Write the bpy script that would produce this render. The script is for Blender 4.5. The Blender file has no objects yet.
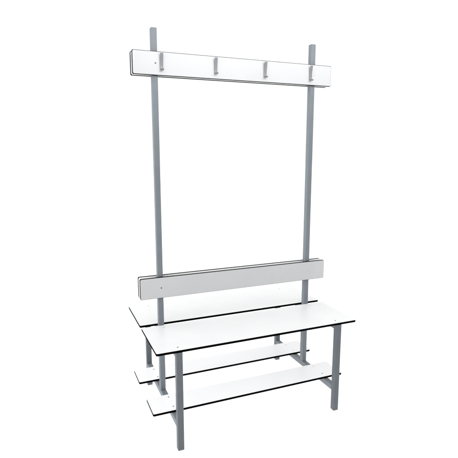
import bpy, bmesh, math, random
from mathutils import Vector, Matrix

random.seed(4)
scene = bpy.context.scene
COL = scene.collection

# ------------------------------------------------------------------ dimensions (metres)
SEAT_HALF = 0.500          # half length of seats and shelves
SEAT_IN, SEAT_OUT, SEAT_Z = 0.0152, 0.3151, 0.4620
T = 0.0104                 # compact laminate thickness
TU = 0.0128                # upright boards, slightly thicker
SHELF_IN, SHELF_OUT, SHELF_Z = 0.0813, 0.2223, 0.1386
POST_X, POST_WX, POST_WY, POST_TOP = 0.4018, 0.0126, 0.0138, 1.8041
LEG_Y, LEG_W = 0.3018, 0.0136
BAR_W = 0.0134             # half width of the cross bars
BACK_Z0, BACK_Z1 = 0.6012, 0.7012
HOOK_Z0, HOOK_Z1 = 1.6060, 1.7052


# ------------------------------------------------------------------ materials
def new_mat(name):
    m = bpy.data.materials.new(name)
    m.use_nodes = True
    nt = m.node_tree
    return m, nt, nt.nodes['Principled BSDF']


def noise(nt, scale, detail=4, rough=0.55):
    tc = nt.nodes.new('ShaderNodeTexCoord')
    n = nt.nodes.new('ShaderNodeTexNoise')
    n.inputs['Scale'].default_value = scale
    n.inputs['Detail'].default_value = detail
    n.inputs['Roughness'].default_value = rough
    nt.links.new(tc.outputs['Object'], n.inputs['Vector'])
    return n


def ramp(nt, src, a, b, p0=0.3, p1=0.7):
    r = nt.nodes.new('ShaderNodeValToRGB')
    r.color_ramp.elements[0].position = p0
    r.color_ramp.elements[1].position = p1
    r.color_ramp.elements[0].color = (*a, 1)
    r.color_ramp.elements[1].color = (*b, 1)
    nt.links.new(src, r.inputs['Fac'])
    return r


def bump(nt, bsdf, src, strength, dist):
    b = nt.nodes.new('ShaderNodeBump')
    b.inputs['Strength'].default_value = strength
    b.inputs['Distance'].default_value = dist
    nt.links.new(src, b.inputs['Height'])
    nt.links.new(b.outputs['Normal'], bsdf.inputs['Normal'])


def laminate(name, lo, hi, rough=0.38, spec=0.35):
    """Compact laminate face: almost even colour, very fine pearl texture."""
    m, nt, b = new_mat(name)
    n = noise(nt, 9, 3)
    r = ramp(nt, n.outputs['Fac'], lo, hi)
    nt.links.new(r.outputs['Color'], b.inputs['Base Color'])
    b.inputs['Roughness'].default_value = rough
    b.inputs['Specular IOR Level'].default_value = spec
    f = noise(nt, 900, 2)
    bump(nt, b, f.outputs['Fac'], 0.05, 0.0004)
    return m


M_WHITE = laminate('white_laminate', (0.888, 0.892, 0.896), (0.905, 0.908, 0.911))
M_SEAT = laminate('toned_down_white_laminate', (0.80, 0.805, 0.81), (0.828, 0.832, 0.836))  # same laminate as the shelves, toned down to offset stronger light on the seats
M_WHITE_SHADED = laminate('shaded_white_laminate', (0.472, 0.477, 0.483), (0.492, 0.497, 0.502), 0.42)  # white boards; the shade on their front faces is put into the grey

M_CORE, nt, b = new_mat('black_laminate_core')
n = noise(nt, 160, 3)
r = ramp(nt, n.outputs['Fac'], (0.001, 0.001, 0.001), (0.002, 0.002, 0.002))
nt.links.new(r.outputs['Color'], b.inputs['Base Color'])
b.inputs['Roughness'].default_value = 0.8
b.inputs['Specular IOR Level'].default_value = 0.01

M_CORE_SAT, nt, b = new_mat('satin_laminate_core')
n = noise(nt, 160, 3)
r = ramp(nt, n.outputs['Fac'], (0.004, 0.004, 0.0045), (0.008, 0.008, 0.0085))
nt.links.new(r.outputs['Color'], b.inputs['Base Color'])
b.inputs['Roughness'].default_value = 0.6
b.inputs['Specular IOR Level'].default_value = 0.12

def painted_steel(name, lo, hi):
    m, nt, b = new_mat(name)
    n = noise(nt, 22, 5)
    r = ramp(nt, n.outputs['Fac'], lo, hi)
    nt.links.new(r.outputs['Color'], b.inputs['Base Color'])
    b.inputs['Roughness'].default_value = 0.48
    b.inputs['Specular IOR Level'].default_value = 0.3
    f = noise(nt, 700, 2)
    bump(nt, b, f.outputs['Fac'], 0.08, 0.0004)
    return m


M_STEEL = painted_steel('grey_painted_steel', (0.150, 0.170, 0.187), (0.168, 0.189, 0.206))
M_LEG = painted_steel('shaded_grey_painted_steel', (0.094, 0.106, 0.120), (0.108, 0.121, 0.135))  # same frame paint; the shade low on the legs is put into its colour

M_HOOK, nt, b = new_mat('grey_hook_metal')
n = noise(nt, 60, 4)
r = ramp(nt, n.outputs['Fac'], (0.170, 0.179, 0.190), (0.195, 0.204, 0.215))
nt.links.new(r.outputs['Color'], b.inputs['Base Color'])
b.inputs['Roughness'].default_value = 0.4
b.inputs['Metallic'].default_value = 0.25

M_SCREW, nt, b = new_mat('dark_screw_steel')
n = noise(nt, 300, 3)
r = ramp(nt, n.outputs['Fac'], (0.035, 0.037, 0.04), (0.06, 0.062, 0.066))
nt.links.new(r.outputs['Color'], b.inputs['Base Color'])
b.inputs['Roughness'].default_value = 0.45
b.inputs['Metallic'].default_value = 0.3

# white floor under the bench, with an added glow that washes out its shadow
M_FLOOR, nt, b = new_mat('white_floor_added_glow')
n = noise(nt, 3, 3)
r = ramp(nt, n.outputs['Fac'], (0.29, 0.29, 0.29), (0.31, 0.31, 0.31))
nt.links.new(r.outputs['Color'], b.inputs['Base Color'])
b.inputs['Roughness'].default_value = 0.9
b.inputs['Specular IOR Level'].default_value = 0.0
b.inputs['Emission Color'].default_value = (1, 1, 1, 1)
b.inputs['Emission Strength'].default_value = 0.92


# ------------------------------------------------------------------ mesh helpers
def link(name, bm, mats, parent=None):
    bmesh.ops.recalc_face_normals(bm, faces=bm.faces)
    me = bpy.data.meshes.new(name)
    bm.to_mesh(me)
    bm.free()
    for m in mats:
        me.materials.append(m)
    o = bpy.data.objects.new(name, me)
    COL.objects.link(o)
    o.parent = parent
    return o


def outline(a, b, r, seg=6):
    """Rounded rectangle outline, half sizes a x b, corner radius r."""
    pts = []
    for cx, cy, a0 in ((a - r, b - r, 0), (-a + r, b - r, 90), (-a + r, -b + r, 180), (a - r, -b + r, 270)):
        for k in range(seg + 1):
            t = math.radians(a0 + 90 * k / seg)
            pts.append((cx + r * math.cos(t), cy + r * math.sin(t)))
    return pts


def loft(bm, rings, smooth_sides=True, mat_side=0, mat_cap=0):
    vs = [[bm.verts.new(p) for p in ring] for ring in rings]
    n = len(rings[0])
    for i in range(len(vs) - 1):
        for k in range(n):
            f = bm.faces.new((vs[i][k], vs[i][(k + 1) % n], vs[i + 1][(k + 1) % n], vs[i + 1][k]))
            f.material_index = mat_side
            f.smooth = smooth_sides
    for ring in (list(reversed(vs[0])), vs[-1]):
        f = bm.faces.new(ring)
        f.material_index = mat_cap


def panel(name, la, lb, t, r, mats, parent, frame, ch=0.0007):
    """Laminate board. frame maps (u, v, w) to world: u along, v across, w through (0..t)."""
    bm = bmesh.new()
    rings = []
    for inset, w in ((ch, 0), (0, ch), (0, t - ch), (ch, t)):
        rings.append([frame(u, v, w) for u, v in outline(la - inset, lb - inset, r)])
    loft(bm, rings, False, 1, 0)
    if len(mats) > 2:                    # side against the post stays white, without the painted-in shade
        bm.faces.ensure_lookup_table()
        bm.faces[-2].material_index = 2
    return link(name, bm, mats, parent)


def tube(name, p0, axis, length, hx, hy, mat, parent, r=0.0022):
    """Square steel tube along 'z' or 'y' starting at p0."""
    bm = bmesh.new()
    rings = []
    for inset, d in ((0.0008, 0), (0, 0.0008), (0, length - 0.0008), (0.0008, length)):
        ring = []
        for u, v in outline(hx - inset, hy - inset, r, 4):
            q = Vector((u, v, d)) if axis == 'z' else Vector((u, d, v))
            ring.append(Vector(p0) + q)
        rings.append(ring)
    loft(bm, rings, False)
    o = link(name, bm, [mat], parent)
    for p in o.data.polygons:
        p.use_smooth = len(p.vertices) == 4
    o.data.set_sharp_from_angle(angle=math.radians(40))
    return o


def screw_mesh(r=0.0031, h=0.0011):
    """Low pan head with a hexagon socket, axis +Z."""
    bm = bmesh.new()
    n = 24
    prof = [(r, 0), (r, h * 0.45), (r * 0.86, h * 0.85), (r * 0.62, h)]
    rings = [[bm.verts.new((q * math.cos(2 * math.pi * k / n), q * math.sin(2 * math.pi * k / n), z)) for k in range(n)] for q, z in prof]
    sock_t = [bm.verts.new((r * 0.45 * math.cos(2 * math.pi * k / n), r * 0.45 * math.sin(2 * math.pi * k / n), h)) for k in range(n)]
    sock_b = [bm.verts.new((r * 0.45 * math.cos(2 * math.pi * k / n), r * 0.45 * math.sin(2 * math.pi * k / n), h * 0.3)) for k in range(n)]
    seq = rings + [sock_t, sock_b]
    for i in range(len(seq) - 1):
        for k in range(n):
            bm.faces.new((seq[i][k], seq[i][(k + 1) % n], seq[i + 1][(k + 1) % n], seq[i + 1][k]))
    bm.faces.new(sock_b)
    bm.faces.new(list(reversed(rings[0])))
    bmesh.ops.recalc_face_normals(bm, faces=bm.faces)
    me = bpy.data.meshes.new('screw')
    bm.to_mesh(me)
    bm.free()
    me.materials.append(M_SCREW)
    return me


SCREW = screw_mesh()
M_SCREW_PALE, nt, b = new_mat('pale_screw_steel')  # paler copy of the screw steel, for the fainter heads
n = noise(nt, 300, 3)
r = ramp(nt, n.outputs['Fac'], (0.40, 0.41, 0.42), (0.50, 0.51, 0.52))
nt.links.new(r.outputs['Color'], b.inputs['Base Color'])
b.inputs['Roughness'].default_value = 0.35
b.inputs['Metallic'].default_value = 0.4
SCREW_PALE = SCREW.copy()
SCREW_PALE.materials[0] = M_SCREW_PALE


def screw(parent, loc, normal, pale=False):
    o = bpy.data.objects.new('screw', SCREW_PALE if pale else SCREW)
    COL.objects.link(o)
    o.parent = parent
    o.matrix_local = Matrix.Translation(loc) @ Vector(normal).to_track_quat('Z', 'Y').to_matrix().to_4x4()
    return o


# ------------------------------------------------------------------ the bench
bench = bpy.data.objects.new('changing_room_bench', None)
COL.objects.link(bench)
bench.empty_display_size = 0.2
bench['label'] = 'white two-sided changing room bench on grey steel frame with coat hooks and shoe shelves'
bench['category'] = 'bench'

# steel frame: one portal at each end
for sx in (-1, 1):
    x = sx * POST_X
    zb = SHELF_Z - T - 0.0002            # top of the lower cross bar
    zt = SEAT_Z - T - 0.0002             # top of the upper cross bar
    tube('post', (x, 0, zb + 0.0002), 'z', POST_TOP - zb, POST_WX, POST_WY, M_STEEL, bench)
    for sy in (-1, 1):
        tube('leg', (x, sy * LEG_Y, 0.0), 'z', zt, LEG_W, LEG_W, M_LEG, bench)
    span = LEG_Y - LEG_W
    tube('cross_bar', (x, -span, zb - BAR_W), 'y', 2 * span, BAR_W, BAR_W, M_STEEL, bench)
    for sy in (-1, 1):
        y0 = POST_WY if sy > 0 else -span
        tube('cross_bar', (x, y0, zt - BAR_W), 'y', span - POST_WY, BAR_W - 0.0004, BAR_W, M_STEEL, bench)


def flat(yc, z):                         # horizontal board whose top is at z
    return lambda u, v, w: (u, yc + v, z - T + w)


def upright(zc, sy):                     # vertical board against the post on side sy
    return lambda u, v, w: (u, sy * (POST_WY + 0.0002 + w), zc + v)


for sy in (-1, 1):
    yc = sy * (SEAT_IN + SEAT_OUT) / 2
    s = panel('seat', SEAT_HALF, (SEAT_OUT - SEAT_IN) / 2, T, 0.006, [M_SEAT, M_CORE], bench, flat(yc, SEAT_Z))
    for x in (-0.4005, 0.4005):
        for y in (0.050, 0.2825):
            screw(s, (x, sy * y, SEAT_Z), (0, 0, 1), y < 0.1 or sy > 0)
    yc = sy * (SHELF_IN + SHELF_OUT) / 2
    s = panel('shoe_shelf', SEAT_HALF, (SHELF_OUT - SHELF_IN) / 2, T, 0.006, [M_WHITE, M_CORE], bench, flat(yc, SHELF_Z))
    for x in (-0.4005, 0.4005):
        for y in (0.106, 0.1905):
            screw(s, (x, sy * y, SHELF_Z), (0, 0, 1), x > 0 and y < 0.15 or sy > 0 and x > 0)
    face = sy * (POST_WY + 0.0002 + TU)
    zc = (BACK_Z0 + BACK_Z1) / 2
    s = panel('backrest', SEAT_HALF + 0.0008, (BACK_Z1 - BACK_Z0) / 2, TU, 0.007, [M_WHITE_SHADED, M_CORE_SAT, M_WHITE], bench, upright(zc, sy), 0.0015)
    for x in (-POST_X, POST_X):
        screw(s, (x, face, zc - 0.001), (0, sy, 0), x > 0)
    zc = (HOOK_Z0 + HOOK_Z1) / 2
    rail = panel('hook_rail', SEAT_HALF + 0.0016, (HOOK_Z1 - HOOK_Z0) / 2, TU, 0.005, [M_WHITE_SHADED, M_CORE_SAT, M_WHITE], bench, upright(zc, sy), 0.0022)
    for x in (-POST_X, POST_X):
        screw(rail, (x, face, zc + 0.0005), (0, sy, 0), x > 0)
    if sy < 0:
        front_rail, front_face = rail, face


def hook_mesh():
    """Bent flat-bar coat hook; local z from the bottom, the bar leaves the board towards -Y."""
    w, t = 0.0072, 0.0032
    path = [(-0.0100, 0.0708), (-0.0082, 0.0640), (-0.0058, 0.0540), (-0.0036, 0.0430), (-0.0020, 0.0320), (-0.0011, 0.0210), (-0.0009, 0.0095)]
    R = 0.0085
    for k in range(1, 8):                # bend forward at the bottom
        a = math.radians(90 * k / 7)
        path.append((-0.0009 - R + R * math.cos(a), 0.0095 - R * math.sin(a)))
    path += [(-0.0130, 0.0013), (-0.0165, 0.0024), (-0.0195, 0.0046)]
    pts = [Vector((0, y, z)) for y, z in path]
    bm = bmesh.new()
    rings = []
    for i, p in enumerate(pts):
        d = (pts[min(i + 1, len(pts) - 1)] - pts[max(i - 1, 0)]).normalized()
        nrm = Vector((1, 0, 0)).cross(d)
        ww, tt = (w * 0.9, t * 0.85) if i in (0, len(pts) - 1) else (w, t)
        ring = []
        for u, v in outline(ww, tt / 2, 0.0011, 4):
            ring.append(p + Vector((u, 0, 0)) + nrm * v)
        rings.append(ring)
    loft(bm, rings, True)
    # mounting plate between the bar and the board, hidden fixing behind the bar
    bmesh.ops.create_cone(bm, cap_ends=True, segments=20, radius1=0.0045, radius2=0.0045, depth=0.004,
                          matrix=Matrix.Translation((0, -0.0008, 0.036)) @ Matrix.Rotation(math.pi / 2, 4, 'X'))
    bmesh.ops.recalc_face_normals(bm, faces=bm.faces)
    me = bpy.data.meshes.new('coat_hook')
    bm.to_mesh(me)
    bm.free()
    me.materials.append(M_HOOK)
    me.set_sharp_from_angle(angle=math.radians(50))
    return me


HOOK = hook_mesh()
for x in (-0.3760, -0.1250, 0.1265, 0.3785):
    h = bpy.data.objects.new('coat_hook', HOOK)
    COL.objects.link(h)
    h.parent = front_rail
    h.location = (x, front_face - 0.0016, 1.6270)

# ------------------------------------------------------------------ the setting
bm = bmesh.new()
bmesh.ops.create_circle(bm, cap_ends=True, segments=128, radius=60)
floor = link('floor', bm, [M_FLOOR])
floor.location.z = -0.0005
floor['kind'] = 'structure'

# ------------------------------------------------------------------ light: white studio
w = bpy.data.worlds.new('World')
scene.world = w
w.use_nodes = True
bg = w.node_tree.nodes['Background']
bg.inputs['Color'].default_value = (1.0, 1.0, 1.0, 1)
bg.inputs['Strength'].default_value = 1.0
# even white studio surround, a little brighter on the left-hand side
wn = w.node_tree.nodes
tc = wn.new('ShaderNodeTexCoord')
sep = wn.new('ShaderNodeSeparateXYZ')
mr = wn.new('ShaderNodeMapRange')
mr.interpolation_type = 'SMOOTHSTEP'
mr.inputs['From Min'].default_value = -1.0
mr.inputs['From Max'].default_value = -0.35
mr.inputs['To Min'].default_value = 3.0
mr.inputs['To Max'].default_value = 1.04
w.node_tree.links.new(tc.outputs['Generated'], sep.inputs['Vector'])
w.node_tree.links.new(sep.outputs['X'], mr.inputs['Value'])
w.node_tree.links.new(mr.outputs['Result'], bg.inputs['Strength'])


def area(name, loc, target, sx, sy, power, color=(1, 1, 1)):
    l = bpy.data.lights.new(name, 'AREA')
    l.shape = 'RECTANGLE'
    l.size, l.size_y, l.energy, l.color = sx, sy, power, color
    o = bpy.data.objects.new(name, l)
    COL.objects.link(o)
    o.location = loc
    o.rotation_euler = (Vector(target) - Vector(loc)).to_track_quat('-Z', 'Y').to_euler()
    return o


area('key_softbox', (0.16, -0.85, 2.02), (0.06, 0, 1.74), 1.6, 0.3, 2.55)
bpy.data.lights['key_softbox'].spread = math.radians(76)

# ------------------------------------------------------------------ camera
cam = bpy.data.cameras.new('Camera')
cam.sensor_width = 36.0
cam.lens = 449.41 / 458 * 36.0
cam.clip_start, cam.clip_end = 0.05, 300
co = bpy.data.objects.new('Camera', cam)
COL.objects.link(co)
co.location = (-0.8873, -2.0222, 1.2776)
co.rotation_euler = (math.pi / 2 - 0.1694, 0, -0.3937)
scene.camera = co

scene.render.engine = 'CYCLES'
scene.cycles.max_bounces = 10
scene.view_settings.view_transform = 'Standard'
scene.view_settings.look = 'None'
scene.view_settings.exposure = 0
scene.view_settings.gamma = 1
